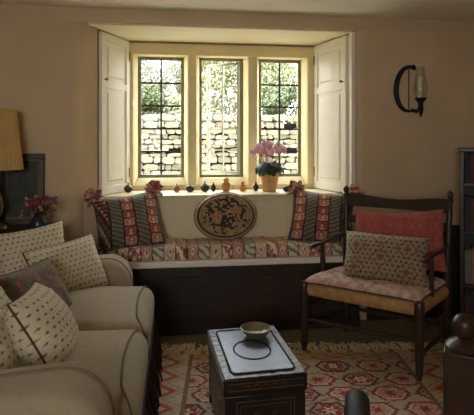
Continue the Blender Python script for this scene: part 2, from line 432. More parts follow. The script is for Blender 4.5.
# window seat mattress
def seatpat(u, v):
    u = max(0, min(.999, u+.005*nz((u*60, v*5, 1), 1))); v = max(0, min(.999, v+.05*nz((u*60, v*5, 5), 1)))
    x = u*23; i = int(x); fx = x-i
    if fx < .05 or fx > .96: return CR(84, 58, 54) if v < .3 else CR(120, 90, 84)
    k = i % 4
    j = v*4.0; fj = j-int(j)
    tw = (v*7+fx*1.2) % 1
    if k in (0, 2):
        d = abs(fx-.5)*1.3+abs(fj-.5)
        if d < .16: return CR(160, 76, 70)
        if d < .42: return CR(226, 208, 180)
        if d < .50: return CR(130, 78, 74)
        return CR(208, 146, 132) if k == 0 else CR(220, 196, 172)
    if k == 1:
        return CR(128, 124, 104) if tw < .4 else CR(216, 206, 182)
    h = hsh(int(v*22), int(u*90))
    return CR(196, 116, 104) if h < .45 else (CR(232, 220, 196) if h < .8 else CR(90, 84, 70))
g = MB(); cw, cd, ct = 1.66, .255, .085
def seatpos(u, v):
    # u along the bench, v wraps front edge over the top to the back
    x = -cw/2+cw*u
    L1, L2 = ct, cd
    s = v*(L1+L2+L1*.5); r = .024
    if s < L1: y = -cd/2; z = s
    elif s < L1+L2: y = -cd/2+(s-L1); z = L1
    else: y = cd/2; z = L1-(s-L1-L2)
    # round over the top corners
    yc = max(-cd/2+r, min(cd/2-r, y)); zc = min(L1-r, z)
    dy, dz = y-yc, z-zc
    l = math.hypot(dy, dz)
    if l > r: y = yc+dy/l*r; z = zc+dz/l*r
    tuft = .006*math.sin(x*17*PI/cw*1.0)*(1 if z > .03 else .3)
    z += tuft*.6+.008*nz((x*3, y*6, 0), 1)*(z/ct)
    y += .007*nz((x*5, z*9, 3), 1)
    e_ = 1-abs(2*u-1)**30
    return (x*(1-.004), y, max(0, z*(.6+.4*e_)))
g.grid(300, 60, seatpos, lambda u, v: seatpat(u, v))
g.add([seatpos(u/100, 0) for u in range(101)]+[seatpos(u/100, 1) for u in range(101)], [(i, i+1, 102+i, 101+i) for i in range(100)], [CR(90, 60, 56)]*202)
o = g.build('bench_cushion', 'attr', angle=R(80), loc=(.325, 3.148, .470))
tag(o, 'long thin kilim patterned cushion lying along the window seat', 'cushion')
# striped cushions
def striped(loc, rz, lean, label, seed, flipx=False, roll=0):
    cf = (lambda u, v, s: mixc(kilim_stripes(1-u if flipx else u, v, s), CR(214, 196, 166), .45*max(0, min(1, (v-.86)*8)) ))  # top edge blended to cream: window highlight painted in
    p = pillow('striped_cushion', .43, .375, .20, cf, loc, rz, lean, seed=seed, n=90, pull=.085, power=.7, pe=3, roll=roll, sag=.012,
               label=label, cat='cushion', group='striped tasselled cushions on the window seat')
    for k, (sx, q) in enumerate(((-1, 1), (1, 1))):
        ruffle_mb((sx*.198, 0, .365), .062, 70, seed*10+k).build('corner_tassel', 'ruffle', p, recalc=False)
    return p
striped((-.262, 3.045, .540), R(14), R(26), 'striped kilim cushion with ruffled corners at the left end of the window seat', 1, roll=R(-5))
striped((.935, 3.045, .540), R(-19), R(26), 'striped kilim cushion with ruffled corners at the right end, behind the armchair', 2, True, roll=R(4))

# oval needlework cushion
def oval_col(a, b):
    r = math.hypot(a, b)
    tan = CR(178, 156, 116)
    if r > .93: return CR(196, 180, 140)
    if r > .86: return CR(84, 66, 50)
    for cx, cy, rr in ((-.30, -.02, .22), (.33, .20, .22), (.42, -.42, .12), (-.62, -.34, .13)):
        d = math.hypot(a-cx, b-cy)
        if d < rr*(.85+.18*math.sin(5*math.atan2(b-cy, a-cx))): return mixc(CR(180, 140, 110), CR(150, 112, 88), (math.sin(math.atan2(b-cy, a-cx)*3+d*40)+1)/2)
    n1 = .5*nz((a*3.2, b*2.6, 4.0), 1.5)+.9*nz((a*8.5, b*7.5, 1.5), 1.3)
    if r < .80 and n1 > -.06+.7*max(0, r-.5): return CR(56, 54, 44)
    return mixc(tan, CR(150, 118, 84), .5+nz((a*5, b*5, 8), 1))
g = MB(); ow, oh, ot = .412, .312, .13
def ovalpos(u, v, side):
    th = u*2*PI; r = v
    z = (1-r**6)**.5 if r < 1 else 0
    return (ow/2*r*math.cos(th), side*ot/2*z, oh/2*r*math.sin(th)+oh/2)
for side in (-1, 1):
    g.grid(150, 70, lambda u, v: ovalpos(u, v, side), lambda u, v: oval_col(v*math.cos(u*2*PI), v*math.sin(u*2*PI)))
o = g.build('oval_cushion', 'attr', angle=R(80), loc=(.337, 3.17, .558), rot=(R(-14), R(-2), 0))
tag(o, 'oval needlework cushion with dark leaf pattern in the middle of the window seat', 'cushion')
MB().tube([(ow/2*math.cos(a*PI/40), 0, oh/2+oh/2*math.sin(a*PI/40)) for a in range(80)], .0055, n=8, closed=True).build('piping', 'attr' if 0 else 'sofapiping', o)

# ------------------------------------------------------------------ ornaments on the sill
def ornament(x, y, s, kind, mat, label):
    profs = {
     'onion': [(.006, 0), (.016, .002), (.026, .014), (.030, .028), (.026, .040), (.014, .050), (.005, .056), (.004, .064), (.006, .068), (0, .072)],
     'jar': [(.018, 0), (.021, .003), (.030, .018), (.033, .034), (.027, .050), (.015, .058), (.014, .064), (.019, .070), (.016, .080), (.006, .088), (.0, .092)],
     'pear': [(.004, 0), (.012, .003), (.020, .020), (.021, .036), (.014, .052), (.006, .066), (.003, .078), (0, .084)],
     'ball': [(.008, 0), (.020, .004), (.029, .018), (.027, .032), (.016, .042), (.006, .045), (0, .046)],
    }[kind]
    o = MB().lathe([(r*s, z*s) for r, z in profs], n=20, rib=.03, ribn=8).build('turned_ornament', mat, angle=R(80), loc=(x, y, .8465))
    tag(o, label, 'ornament', 'row of small turned ornaments on the sill')
    for r, z in ([profs[4]] if kind in ('jar', 'onion') else []):
        MB().tube([(r*s*1.01*math.cos(a*PI/12), r*s*1.01*math.sin(a*PI/12), z*s) for a in range(24)], .0016*s, n=5, closed=True).build('band', 'brass', o)
    return o
for a in [(-.335, 3.50, 1.0, 'onion', 'gourddark', 'dark onion-shaped ornament on the sill beside the left shutter'),
          (-.185, 3.50, 1.0, 'onion', 'gourddark', 'dark ornament on the sill rising just behind the left striped cushion'),
          (.01, 3.49, .88, 'onion', 'gourdred', 'small rust ornament alone between the left cushion and the dark ball'),
          (.105, 3.49, 1.1, 'ball', 'gourddark', 'squat dark ball ornament on the sill under the left casement edge'),
          (.212, 3.49, 1.08, 'onion', 'gourddark', 'dark onion ornament on the sill next to a slim dark one'),
          (.274, 3.49, .85, 'pear', 'gourddark', 'slim dark pear-shaped ornament left of the largest tan jar'),
          (.367, 3.49, 1.12, 'jar', 'gourdtan', 'largest tan lidded jar ornament on the sill below the open casement'),
          (.488, 3.48, .86, 'jar', 'gourdtan', 'smaller tan jar ornament between the large jar and the flowerpot'),
          (.584, 3.47, .95, 'pear', 'gourddark', 'dark pointed ornament touching the left side of the flowerpot'),
          (.800, 3.42, .92, 'ball', 'gourddark', 'dark round ornament on the sill right of the flowerpot')]:
    ornament(*a)

# ------------------------------------------------------------------ cyclamen
e = empty('potted_cyclamen', (.682, 3.45, .8465), label='pink cyclamen in a ribbed terracotta pot on the window sill', cat='potted plant')
MB().lathe([(.046, 0), (.049, .004), (.062, .10), (.066, .128), (.070, .13), (.070, .143), (.062, .143), (.060, .12), (.0, .12)], n=96, rib=.025, ribn=22).build('pot', 'terracotta', e, angle=R(80))
MB().lathe([(.0585, .121), (.03, .128), (0, .13)]).build('soil', 'soil', e)
rnd = random.Random(3); g = MB()
for k in range(170):
    th = rnd.uniform(0, 2*PI); ph = rnd.uniform(-.25, 1.3); rr = rnd.uniform(.06, .108)
    c = Vector((math.cos(th)*math.cos(ph)*rr, math.sin(th)*math.cos(ph)*rr, .15+math.sin(ph)*rr*.65))
    nrm = (Vector((c.x, c.y, (c.z-.12)*1.2)).normalized()+Vector((rnd.uniform(-.5, .5), rnd.uniform(-.5, .5), rnd.uniform(-.3, .5)))).normalized()
    a = nrm.orthogonal().normalized(); b = nrm.cross(a); s = rnd.uniform(.015, .025)
    ring = [c+(a*math.cos(q*PI/4)+b*math.sin(q*PI/4)*(1.1 if q else .6))*s-nrm*.004 for q in range(8)]
    g.add([c+nrm*.003]+ring, [(0, q+1, (q+1) % 8+1) for q in range(8)])
g.build('foliage', 'leaf', e, recalc=False)
tips = []; g = MB()
for k in range(38):
    th = rnd.uniform(0, 2*PI); rr = rnd.uniform(.01, .125); x = math.cos(th)*rr*1.05; y = math.sin(th)*rr*.75; z = .325-rr*.35+rnd.uniform(-.03, .03)
    tips.append(Vector((x, y, z)))
    g.tube([(x*.2, y*.2, .13), (x*.5, y*.5, .2), (x*.9, y*.9, z-.03), (x*1.05, y*1.05, z)], .0018, n=5)
g.build('flower_stalks', 'stemred', e)
for t in tips:
    h = MB(); yaw = rnd.uniform(0, 6.28); tone = rnd.random()
    base = CR(232, 156, 186); tipc = mixc(CR(246, 206, 220), CR(252, 236, 240), tone)
    for p in range(5):
        a = yaw+p*2*PI/5; w0 = .013
        d = Vector((math.cos(a), math.sin(a), 0)); s = Vector((-math.sin(a), math.cos(a), 0))
        pts = []
        for q, (o_, z, ww) in enumerate(((.002, 0, .3), (.008, .010, .8), (.013, .024, 1), (.012, .038, .7), (.006, .046, .1))):
            for sg in (-1, 0, 1): pts.append(t+d*(o_+(.002 if sg == 0 else 0))+s*sg*w0*ww+Vector((0, 0, z-.006)))
        fs = [(q*3+i, q*3+i+1, q*3+i+4, q*3+i+3) for q in range(4) for i in range(2)]
        cs = [mixc(base, tipc, q/3.0) for q in range(5) for _ in range(3)]
        h.add(pts, fs, cs)
    h.build('flower', 'petal', e, recalc=False)

# ------------------------------------------------------------------ kilim rug
RX, RY = 1.78, 2.05
RED, PINK, BEI, DKR, WH, OR = CR(156, 60, 56), CR(206, 142, 120), CR(204, 186, 152), CR(92, 42, 42), CR(226, 216, 196), CR(184, 112, 62)
def rugcol(u, v):
    x = u*RX; y = v*RY            # x from the left edge, y from the far end
    q = .0075; x = round(x/q)*q; y = round(y/q)*q
    bx = min(x, RX-x); by = min(y, RY-y)
    fade = .5+.5*nz((x*2.5, y*2.5, 9), 1)
    if bx < .03: return BEI
    if bx < .06: return WH if int(y/.03) % 2 else CR(150, 132, 116)
    if bx < .12: return CR(190, 130, 112) if (int(y/.022) % 2 and .07 < bx < .11) else CR(200, 184, 158)
    if bx < .30 or by < .05:
        if by < .05: return OR if int(x/.03) % 4 == 0 else BEI
        f = abs(((y/.15) % 1)-.5)*2; t = (bx-.12)/.18
        z = t-(.15+.55*f)
        if abs(z) < .09: return CR(184, 96, 84)
        if 0 < z < .22: return CR(206, 150, 130)
        if .34 < z < .40: return CR(150, 128, 108)
        return CR(206, 190, 160)
    if bx < .32: return CR(150, 110, 92)
    if by < .14: return OR if hsh(int(x/.036), int(y/.024)) < .3 else CR(186, 158, 114)
    W, H = .215, .140
    fx = (x-.32)/W; fy = (y-.14)/H
    row = int(fy); ox = fx+(.5 if row % 2 else 0)
    cx = (ox % 1)-.5; cy = (fy % 1)-.5
    hexd = max(abs(cx)*1.0+abs(cy)*.5, abs(cy)*1.0)
    k = (int(ox)*2+row) % 3
    fill = RED if k == 0 else (CR(210, 168, 148) if k == 1 else CR(202, 188, 160))
    if hexd > .46: return CR(192, 178, 154) if hsh(int(x/.015), int(y/.015)) > .12 else CR(150, 116, 96)
    if hexd > .36: return CR(168, 62, 56) if k else CR(120, 60, 54)
    if hexd > .33: return WH
    r = math.hypot(cx*W, cy*H*1.2)
    th = math.atan2(cy*H*1.2, cx*W)
    if hexd > .24 and hexd < .29 and int((x+y)/.012) % 2: return CR(176, 96, 84) if k else CR(214, 170, 150)
    if r < .010: return RED if k != 0 else OR
    if r < .028+.009*math.cos(6*th): return WH if k == 0 else (CR(176, 80, 70) if k == 2 else CR(150, 80, 74))
    if r < .038+.008*math.cos(6*th) and k: return CR(216, 160, 140)
    return fill
g = MB()
def rugpos(u, v):
    x = u*RX; y = -v*RY
    return (x, y, .007+.003*nz((x*3, y*3, 0), 1)+.002*nz((x*9, y*9, 5), 1))
g.grid(400, 450, rugpos, rugcol)
o = g.build('kilim_rug', 'rug', recalc=False, loc=(-.21, 2.80, 0), rot=(0, 0, R(-6)))
tag(o, 'flat woven kilim rug with red and beige hexagons on the floor', 'rug')
g = MB(); g.b2(0, RX, -RY, 0, .0005, .004); g.build('backing', 'rug', o, smooth=False)
for at_ in (): pass
rnd = random.Random(5)
for end in (0,):
    g = MB()
    for k in range(190):
        x = k/190*RX+rnd.uniform(-.006, .006); sx = rnd.uniform(-.035, .035); L = rnd.uniform(.06, .12)
        z = rnd.uniform(.006, .018)
        g.tube([(x, -.004, .008), (x+sx*.3, L*.3, z), (x+sx*.9+rnd.uniform(-.01, .01), L*.65, z*.9), (x+sx*1.3+rnd.uniform(-.02, .02), L, .004)], [.004, .0048, .0046, .003], n=5)
    fr = g.build('fringe', 'fringe', o); fr['kind'] = 'stuff'

# ------------------------------------------------------------------ trunk
tz = .333; e = empty('decorated_trunk', (.322, 2.005, 0), R(-3.5), label='low black trunk with blue-grey studded top, on the rug', cat='trunk')
e.rotation_euler = (0, 0, R(3.5))
TW, TL = .322, .485
g = MB(); g.b2(-TW/2+.006, TW/2-.006, -TL/2+.006, TL/2-.006, .055, .262); tbody = g.build('body', 'lacquer', e, bevel=.004)
g = MB(); g.b2(-TW/2, TW/2, -TL/2, TL/2, .262, .326); tlid = g.build('lid', 'lacquer', e, bevel=.005)
for sx in (-1, 1):
    for sy in (-1, 1):
        MB().b2(sx*TW/2-sx*.006, sx*TW/2-sx*.04, sy*TL/2-sy*.006, sy*TL/2-sy*.04, .0085, .055).build('foot', 'lacquer', e, bevel=.004)
# top border, panel
g = MB(); g.b2(-TW/2+.004, TW/2-.004, -TL/2+.004, TL/2-.004, .326, .3295); g.build('top_border', 'trunkborder', tlid, bevel=.001)
def rrect(hx, hy, r, n=6):
    pts = []
    for cx, cy, a in ((hx-r, hy-r, 0), (-hx+r, hy-r, 90), (-hx+r, -hy+r, 180), (hx-r, -hy+r, 270)):
        pts += arc(cx, cy, r, a, a+90, n)
    return pts
PX, PY = TW/2-.036, TL/2-.034
g = MB(); g.prism(rrect(PX, PY, .022), .3295, .332, 'z'); g.build('top_panel', 'trunktop', tlid)
def beads(pts, step, r, z, g):
    # evenly spaced domes along a closed outline
    P = [Vector((p[0], p[1], 0)) for p in pts]; P.append(P[0]); acc = 0
    for a, b in zip(P, P[1:]):
        L = (b-a).length
        while acc < L:
            c = a+(b-a)*(acc/L) if L else a
            g.lathe([(r, 0), (r*.7, r*.6), (0, r*.85)], c=(c.x, c.y, z), n=6); acc += step
        acc -= L
g = MB(); g.tube([(x, y, .3325) for x, y in rrect(PX, PY, .022)], .0045, n=6, closed=True, flat=.6)
beads(rrect(PX, PY, .022), .011, .0042, .334, g)
g.build('studded_border', 'nail', tlid)
g = MB(); cc = [(-.004+.076*math.cos(a*PI/30), -.012+.092*math.sin(a*PI/30)) for a in range(60)]
g.tube([(x, y, .3325) for x, y in cc], .0038, n=6, closed=True, flat=.6); beads(cc, .0095, .0036, .3335, g)
g.build('studded_ring', 'nail', tlid)
# edge dashes on the left border
for k in range(9): MB().b2(-TW/2+.008, -PX-.008, -TL/2+.05+k*.05, -TL/2+.058+k*.05, .3294, .3305).build('border_inlay', 'nail', tlid, smooth=False)
# front and side ornament: gilt lines, scrolls and rows of studs
for nm, half, yy, ax in (('front_ornament', TW/2, -TL/2, 0), ('side_ornament', TL/2, -TW/2, -90)):
    g = MB(); hw = half-.02
    def line(x0, z0, x1, z1, t=.0022, y=0): g.box(((x0+x1)/2, yy+y, (z0+z1)/2), (abs(x1-x0)+t, .003, abs(z1-z0)+t))
    for z in (.285, .310): line(-hw, z, hw, z, y=0)
    for z in (.238, .085): line(-hw+.03, z, hw-.03, z, y=.006)
    for x in (-hw+.03, hw-.03): line(x, .085, x, .238, y=.006)
    for x in (-hw+.045, hw-.045): line(x, .10, x, .222, .0016, y=.006)
    for z in (.10, .222): line(-hw+.045, z, hw-.045, z, .0016, y=.006)
    rnd = random.Random(9)
    for k in range(int(half*2/.035)):
        x = -hw+.07+k*.035
        if x > hw-.06: break
        g.tube([(x+.010*math.cos(t*.7)*(1-t/12), yy+.006, .162+.05*((k % 2)-.5)+.012*math.sin(t*.7)*(1-t/12)) for t in range(11)], .0014, n=5)
        g.tube([(x-.012, yy, .297), (x, yy, .302), (x+.012, yy, .294)], .0013, n=5)
    o = g.build(nm, 'gilt', tbody, smooth=True); o.rotation_euler = (0, 0, R(ax))
    for z in (.321, .2725):
        g = MB()
        for k in range(int(half*2/.012)): g.box((-half+.008+k*.012, yy-.0005, z), (.005, .003, .005))
        g.tube([(-half+.006, yy+.0005, z), (half-.006, yy+.0005, z)], .0012, n=5)
        o = g.build('stud_row', 'nail', tlid, smooth=False); o.rotation_euler = (0, 0, R(ax))
# bowl on it
o = MB().lathe([(.036, 0), (.040, .003), (.041, .006), (.055, .016), (.065, .030), (.069, .040), (.066, .041), (.058, .028), (.040, .014), (0, .010)], n=40).build('shallow_bowl', 'pewter', angle=R(60), loc=(.358, 2.125, .3325))
tag(o, 'shallow pewter bowl standing at the far end of the trunk', 'bowl')

# ------------------------------------------------------------------ sofa
def rbox(g, c, d, r, crown=0, n=22, noise_a=.004, seed=0, cf=None):
    """rounded, crowned upholstery block"""
    hx, hy, hz = d[0]/2, d[1]/2, d[2]/2
    for ax in range(3):
        for sg in (-1, 1):
            def P(u, v):
                a, b = u*2-1, v*2-1
                q = [0, 0, 0]; q[ax] = sg; q[(ax+1) % 3] = a; q[(ax+2) % 3] = b
                p = Vector((q[0]*hx, q[1]*hy, q[2]*hz))
                i = Vector((max(-hx+r, min(hx-r, p.x)), max(-hy+r, min(hy-r, p.y)), max(-hz+r, min(hz-r, p.z))))
                dd = p-i
                if dd.length > 1e-9: p = i+dd.normalized()*r
                cr = crown*(1-(p.x/hx)**2)*(1-(p.y/hy)**2)*(1 if p.z > 0 else 0)*(p.z/hz)
                bul = 1+.02*(1-(p.z/hz)**2)
                k = noise_a*nz((p.x*6+seed, p.y*6, p.z*6), 1)
                return (c[0]+p.x*bul+k, c[1]+p.y+k, c[2]+p.z+cr+k)
            g.grid(n, n, P)
    return g
def weld(o):
    bm = bmesh.new(); bm.from_mesh(o.data); bmesh.ops.remove_doubles(bm, verts=bm.verts, dist=2e-4); bmesh.ops.recalc_face_normals(bm, faces=bm.faces); bm.to_mesh(o.data); bm.free()
    for p in o.data.polygons: p.use_smooth = True
    return o
SY0, SY1 = 1.19, 2.76
e = empty('sofa', (-.66, (SY0+SY1)/2, 0), label='brown upholstered two-seat sofa with dark fringe along the left wall', cat='sofa')
def W2(x, y): return (x+.66, y-(SY0+SY1)/2)
g = MB(); x, y = W2(-.655, (SY0+SY1)/2)
rbox(g, (x, y, .17), (1.01, SY1-SY0-.05, .26), .03, 0, 16); weld(g.build('base', 'sofa', e))
for i, (ya, yb) in enumerate(((1.40, 1.975), (1.975, 2.57))):
    g = MB(); x, y = W2(-.515, (ya+yb)/2)
    rbox(g, (x, y, .375), (.80, yb-ya-.004, .17), .06, .042, 30, seed=i*4); sc_ = weld(g.build('seat_cushion', 'sofa', e))
    # piping along the seam between top and front border
    g = MB(); hx, hy = .40, (yb-ya)/2
    pts = []
    for t in range(-12, 13):
        q = t/12; xo = .036+.022*(1-q*q)-.03*max(0, abs(q)-.8)/.2
        zz = .375+.085-.06+math.sqrt(max(0, .06**2-max(0, .06-xo)**2))-.03*max(0, abs(q)-.86)/.14+.05*(1-((hx-xo)/hx)**2)*(1-q*q)
        pts.append((x+hx-xo, y+q*(hy-.012), zz+.003))
    g.tube(pts, .0045, n=6)
    g.build('piping', 'sofapiping', sc_)
def armprof(x0, x1, zt0, zt1, r, zb=.05):
    pts = [(x0, zb), (x1, zb)]+[(x1-r+r*math.cos(R(a)), zt1-r+r*math.sin(R(a))) for a in range(0, 91, 10)]+[(x0+.3, zt0+.01), (x0, zt0)]
    return pts
for (ya, yb, zt, x1) in ((SY0, 1.385, .605, -.165), (2.565, SY1, .585, -.235)):
    g = MB(); pr = armprof(-1.12, x1, zt-.05, zt, .13); pr = [(W2(a, 0)[0], b) for a, b in pr]
    g.prism(pr, W2(0, ya)[1], W2(0, yb)[1], 'y')
    a = g.build('arm', 'sofa', e, bevel=.034, seg=5)
    h = MB(); yy = (ya+.125) if ya < 2 else (ya+.05)
    h.tube([(px_, W2(0, yy)[1], pz) for px_, pz in pr[2:-1]], .0055, n=6)
    h.build('piping', 'sofapiping', a)
g = MB(); x, y = W2(-1.04, (SY0+SY1)/2); rbox(g, (x, y, .40), (.22, SY1-SY0-.1, .74), .08, 0, 20); weld(g.build('back_rest', 'sofa', e))
# bullion fringe
g = MB(); rnd = random.Random(11)
n = 150
for k in range(n):
    y = SY0+.02+(SY1-SY0-.02)*k/n; x = -.118+rnd.uniform(-.004, .004)
    L = .19+rnd.uniform(-.02, .02); ox = .012+.03*(.5+.5*math.sin(k*.55))+rnd.uniform(0, .008)
    a = W2(x, y)
    pts = [(a[0]+ox*t, a[1]+rnd.uniform(-.004, .004), .205-L*t) for t in (0, .35, .7, 1)]
    g.tube(pts, [.004, .0058, .0062, .004], n=6)
g.tube([(W2(-.125, 0)[0], W2(0, SY0+.02)[1], .205), (W2(-.125, 0)[0], W2(0, SY1)[1], .205)], .008, n=8)
fr = g.build('bullion_fringe', 'sofafringe', e); fr['kind'] = 'stuff'

# sofa cushions
def dotted(du, dv, base=CR(212, 198, 168)):
    def cf(u, v, s):
        a = u*du; b = v*dv
        j = int(b); a += .5*(j % 2)
        fa, fb = (a % 1)-.5, (b % 1)-.5
        if abs(fa)*1.0+abs(fb)*1.35 < .27: return CR(108, 90, 76)
        return base
    return cf
p = pillow('dotted_cushion', .37, .285, .15, dotted(14, 11), (-.475, 2.43, .445), R(42), R(27), seed=4, n=110, roll=R(-6),
       label='cream dotted cushion with dark piping leaning against the far sofa arm', cat='cushion', group='cream dotted cushions on the sofa')
add_piping(p, .37, .285, .0045)
p = pillow('dotted_cushion', .38, .32, .15, dotted(14, 12), (-.715, 2.64, .44), R(34), R(18), seed=6, n=100, roll=R(-5),
       label='cream dotted cushion furthest back, beneath the dried flowers', cat='cushion', group='cream dotted cushions on the sofa')
p = pillow('dotted_cushion', .33, .29, .17, dotted(13, 11), (-.372, 1.715, .440), R(92), R(31), pe=3, power=.62, seed=8, n=100, roll=R(4),
       label='plump cream dotted cushion on the near seat with a dark diagonal seam', cat='cushion', group='cream dotted cushions on the sofa')
add_piping(p, .33, .29, .004)
p = pillow('dotted_cushion', .34, .32, .12, dotted(12, 12), (-.52, 1.70, .448), R(92), R(33), seed=9, n=80,
       label='cream dotted cushion cut by the left edge, nearest the near arm', cat='cushion', group='cream dotted cushions on the sofa')
add_piping(p, .34, .32, .004)
def tapestry(u, v, s):
    n1 = nz((u*9, v*9, 2), 1); 
    if n1 > .28: return CR(104, 104, 78)
    if n1 < -.33: return CR(150, 92, 70)
    return mixc(CR(124, 102, 78), CR(98, 80, 62), .5+nz((u*30, v*30, 1), 1))
p = pillow('tapestry_cushion', .34, .27, .11, tapestry, (-.505, 2.05, .450), R(68), R(32), seed=12,
       label='muted brown tapestry cushion between two dotted cushions on the sofa', cat='cushion')
add_piping(p, .34, .27, .0045)
def darkfloral(u, v, s):
    n1 = nz((u*7, v*7, 7), 1)
    if n1 > .2: return CR(150, 120, 84)
    if n1 < -.25: return CR(120, 54, 44)
    return CR(54, 40, 36)
pillow('floral_cushion', .36, .34, .13, darkfloral, (-.93, 2.36, .46), R(80), R(14), seed=14,
       label='dark floral cushion against the sofa back at the left edge', cat='cushion')

# ------------------------------------------------------------------ side table, lamp, picture, flowers
e = empty('side_table', (-1.02, 2.945, 0), label='dark wooden side table in the corner behind the sofa', cat='table')
g = MB(); g.b2(-.26, .31, -.16, .165, .675, .70); g.build('table_top', 'darkwood', e, bevel=.005)
MB().b2(-.23, .23, -.14, .14, .60, .675).build('apron', 'darkwood', e, bevel=.002)
for sx in (-1, 1):
    for sy in (-1, 1): MB().tube([(sx*.21, sy*.12, .60), (sx*.21, sy*.12, .3), (sx*.21, sy*.12, 0)], [.018, .014, .011]).build('leg', 'darkwood', e)
e = empty('table_lamp', (-1.04, 2.955, .7005), label='table lamp with pleated tan shade and grey baluster base at left edge', cat='lamp')
MB().lathe([(.065, 0), (.068, .008), (.055, .02), (.02, .035), (.016, .06), (.034, .09), (.043, .13), (.035, .18), (.018, .23), (.014, .27), (.022, .285), (.012, .30), (.010, .37)], n=28).build('base', 'pewter', e)
g = MB(); n = 144
prof = [(.150, .345), (.147, .36), (.112, .69), (.108, .695), (.105, .69), (.143, .36)]
g.lathe(prof+[prof[0]], n=n, rib=.018, ribn=36)
g.f = [f for f in g.f if len(f) == 4]
g.build('shade', 'shade', e, recalc=True)
MB().tube([(0, 0, .37), (0, 0, .69)], .004).add([], []).build('shade_rod', 'brass', e)
w = MB(); [w.tube([(0, 0, .688), (.107*math.cos(a), .107*math.sin(a), .688)], .002, n=5) for a in (0, 2.09, 4.19)]; w.build('shade_spider', 'brass', e)
e = empty('framed_picture', (-.935, 3.082, .7005), label='dark framed picture leaning on the wall behind the dried flowers', cat='picture')
e.rotation_euler = (R(-4), 0, 0)
pw, ph = .26, .435
g = MB(); t = .034
g.b2(-pw/2, pw/2, -.012, .012, 0, t); g.b2(-pw/2, pw/2, -.012, .012, ph-t, ph); g.b2(-pw/2, -pw/2+t, -.012, .012, t, ph-t); g.b2(pw/2-t, pw/2, -.012, .012, t, ph-t)
g.build('frame', 'darkwood', e, bevel=.004)
MB().b2(-pw/2+t, pw/2-t, -.003, .006, t, ph-t).build('mount', 'mat', e, smooth=False)
MB().b2(-pw/2+t+.008, pw/2-t-.008, -.005, .0, t+.012, ph-t-.012).build('print', 'picture', e, smooth=False)
e = empty('dried_flowers', (-.775, 2.86, .7005), label='jug of dried purple and cream flowers on the side table', cat='flowers')
MB().lathe([(.03, 0), (.045, .015), (.05, .04), (.035, .07), (.028, .085), (.033, .095), (.029, .095), (.02, .08), (0, .07)], n=28).build('jug', 'vase', e)
rnd = random.Random(21); st = MB(); heads = []
for k in range(75):
    th = rnd.uniform(0, 2*PI); rr = rnd.uniform(.0, .115); z = .135+rnd.uniform(-.02, .07)-rr*.25
    p = Vector((math.cos(th)*rr, math.sin(th)*rr*.8, z)); heads.append(p)
    st.tube([(p.x*.15, p.y*.15, .07), (p.x*.6, p.y*.6, z*.7), tuple(p)], .0013, n=4)
st.build('stems', 'drystem', e)
pal = [CR(200, 176, 130), CR(120, 72, 104), CR(150, 80, 90), CR(214, 150, 112), CR(92, 96, 110), CR(170, 60, 64)]
g = MB()
for p in heads:
    c = rnd.choice(pal); s = rnd.uniform(.008, .017)
    for q in range(9):
        d = Vector((rnd.gauss(0, 1), rnd.gauss(0, 1), rnd.gauss(0, 1))).normalized(); a = d.orthogonal().normalized(); b = d.cross(a)
        cc_ = p+d*s*.5
        g.add([cc_-a*s*.5, cc_+d*s*.7-b*s*.3, cc_+a*s*.5, cc_-d*s*.2+b*s*.4], [(0, 1, 2, 3)], [mixc(c, (0.02, .02, .02), rnd.uniform(0, .3))]*4)
bl = g.build('flower_heads', 'drypetal', e, recalc=False); bl['kind'] = 'stuff'
o = MB().lathe([(.03, 0), (.05, .012), (.068, .04), (.066, .07), (.05, .088), (.042, .09), (.04, .085), (.055, .06), (0, .02)], n=32).build('pottery_bowl', 'orange', loc=(-1.135, 2.83, .7005))
tag(o, 'round orange pottery bowl below the lampshade at the left edge', 'bowl')

# ------------------------------------------------------------------ armchair
A_FL, A_FR, A_BL, A_BR = Vector((.735, 2.69)), Vector((1.215, 2.275)), Vector((1.072, 2.93)), Vector((1.52, 2.54))
ctr = (A_FL+A_FR+A_BL+A_BR)/4; CA = math.atan2(A_FR.y-A_FL.y, A_FR.x-A_FL.x)
e = empty('rush_armchair', (ctr.x, ctr.y, 0), CA, label='low oak ladder-back armchair with woven rush seat in front of the right wall', cat='armchair')
inv = Matrix.Rotation(-CA, 2)
fl, fr_, bl_, br_ = [inv @ (p-ctr) for p in (A_FL, A_FR, A_BL, A_BR)]
def T3(p, z, o=(0, 0)): return (p.x+o[0], p.y+o[1], z)
for p in (fl, fr_):
    g = MB(); g.tube([T3(p, z) for z in (.009, .03, .05, .06, .12, .30, .34, .395, .405)], [.012, .016, .021, .018, .022, .024, .026, .026, .02], n=14)
    g.build('front_leg', 'chairwood', e)
LEAN = (.012, .035)
ZS, ZT = .40, .90
for p, sg in ((bl_, -1), (br_, 1)):
    g = MB()
    prof = [(.009, .015), (.2, .02), (.40, .021), (.56, .019), (.60, .022), (.66, .017), (.80, .017), (.86, .015), (.872, .020), (.885, .013), (.90, .019), (.915, .016), (.928, .004)]
    g.tube([T3(p, z, (LEAN[0]*sg*max(0, z-ZS)*2, LEAN[1]*max(0, z-ZS)*2)) for z, r in prof], [r for z, r in prof], n=14)
    g.build('back_post', 'chairwood', e)
def bp(p, sg, z): return Vector(T3(p, z, (LEAN[0]*sg*max(0, z-ZS)*2, LEAN[1]*max(0, z-ZS)*2)))
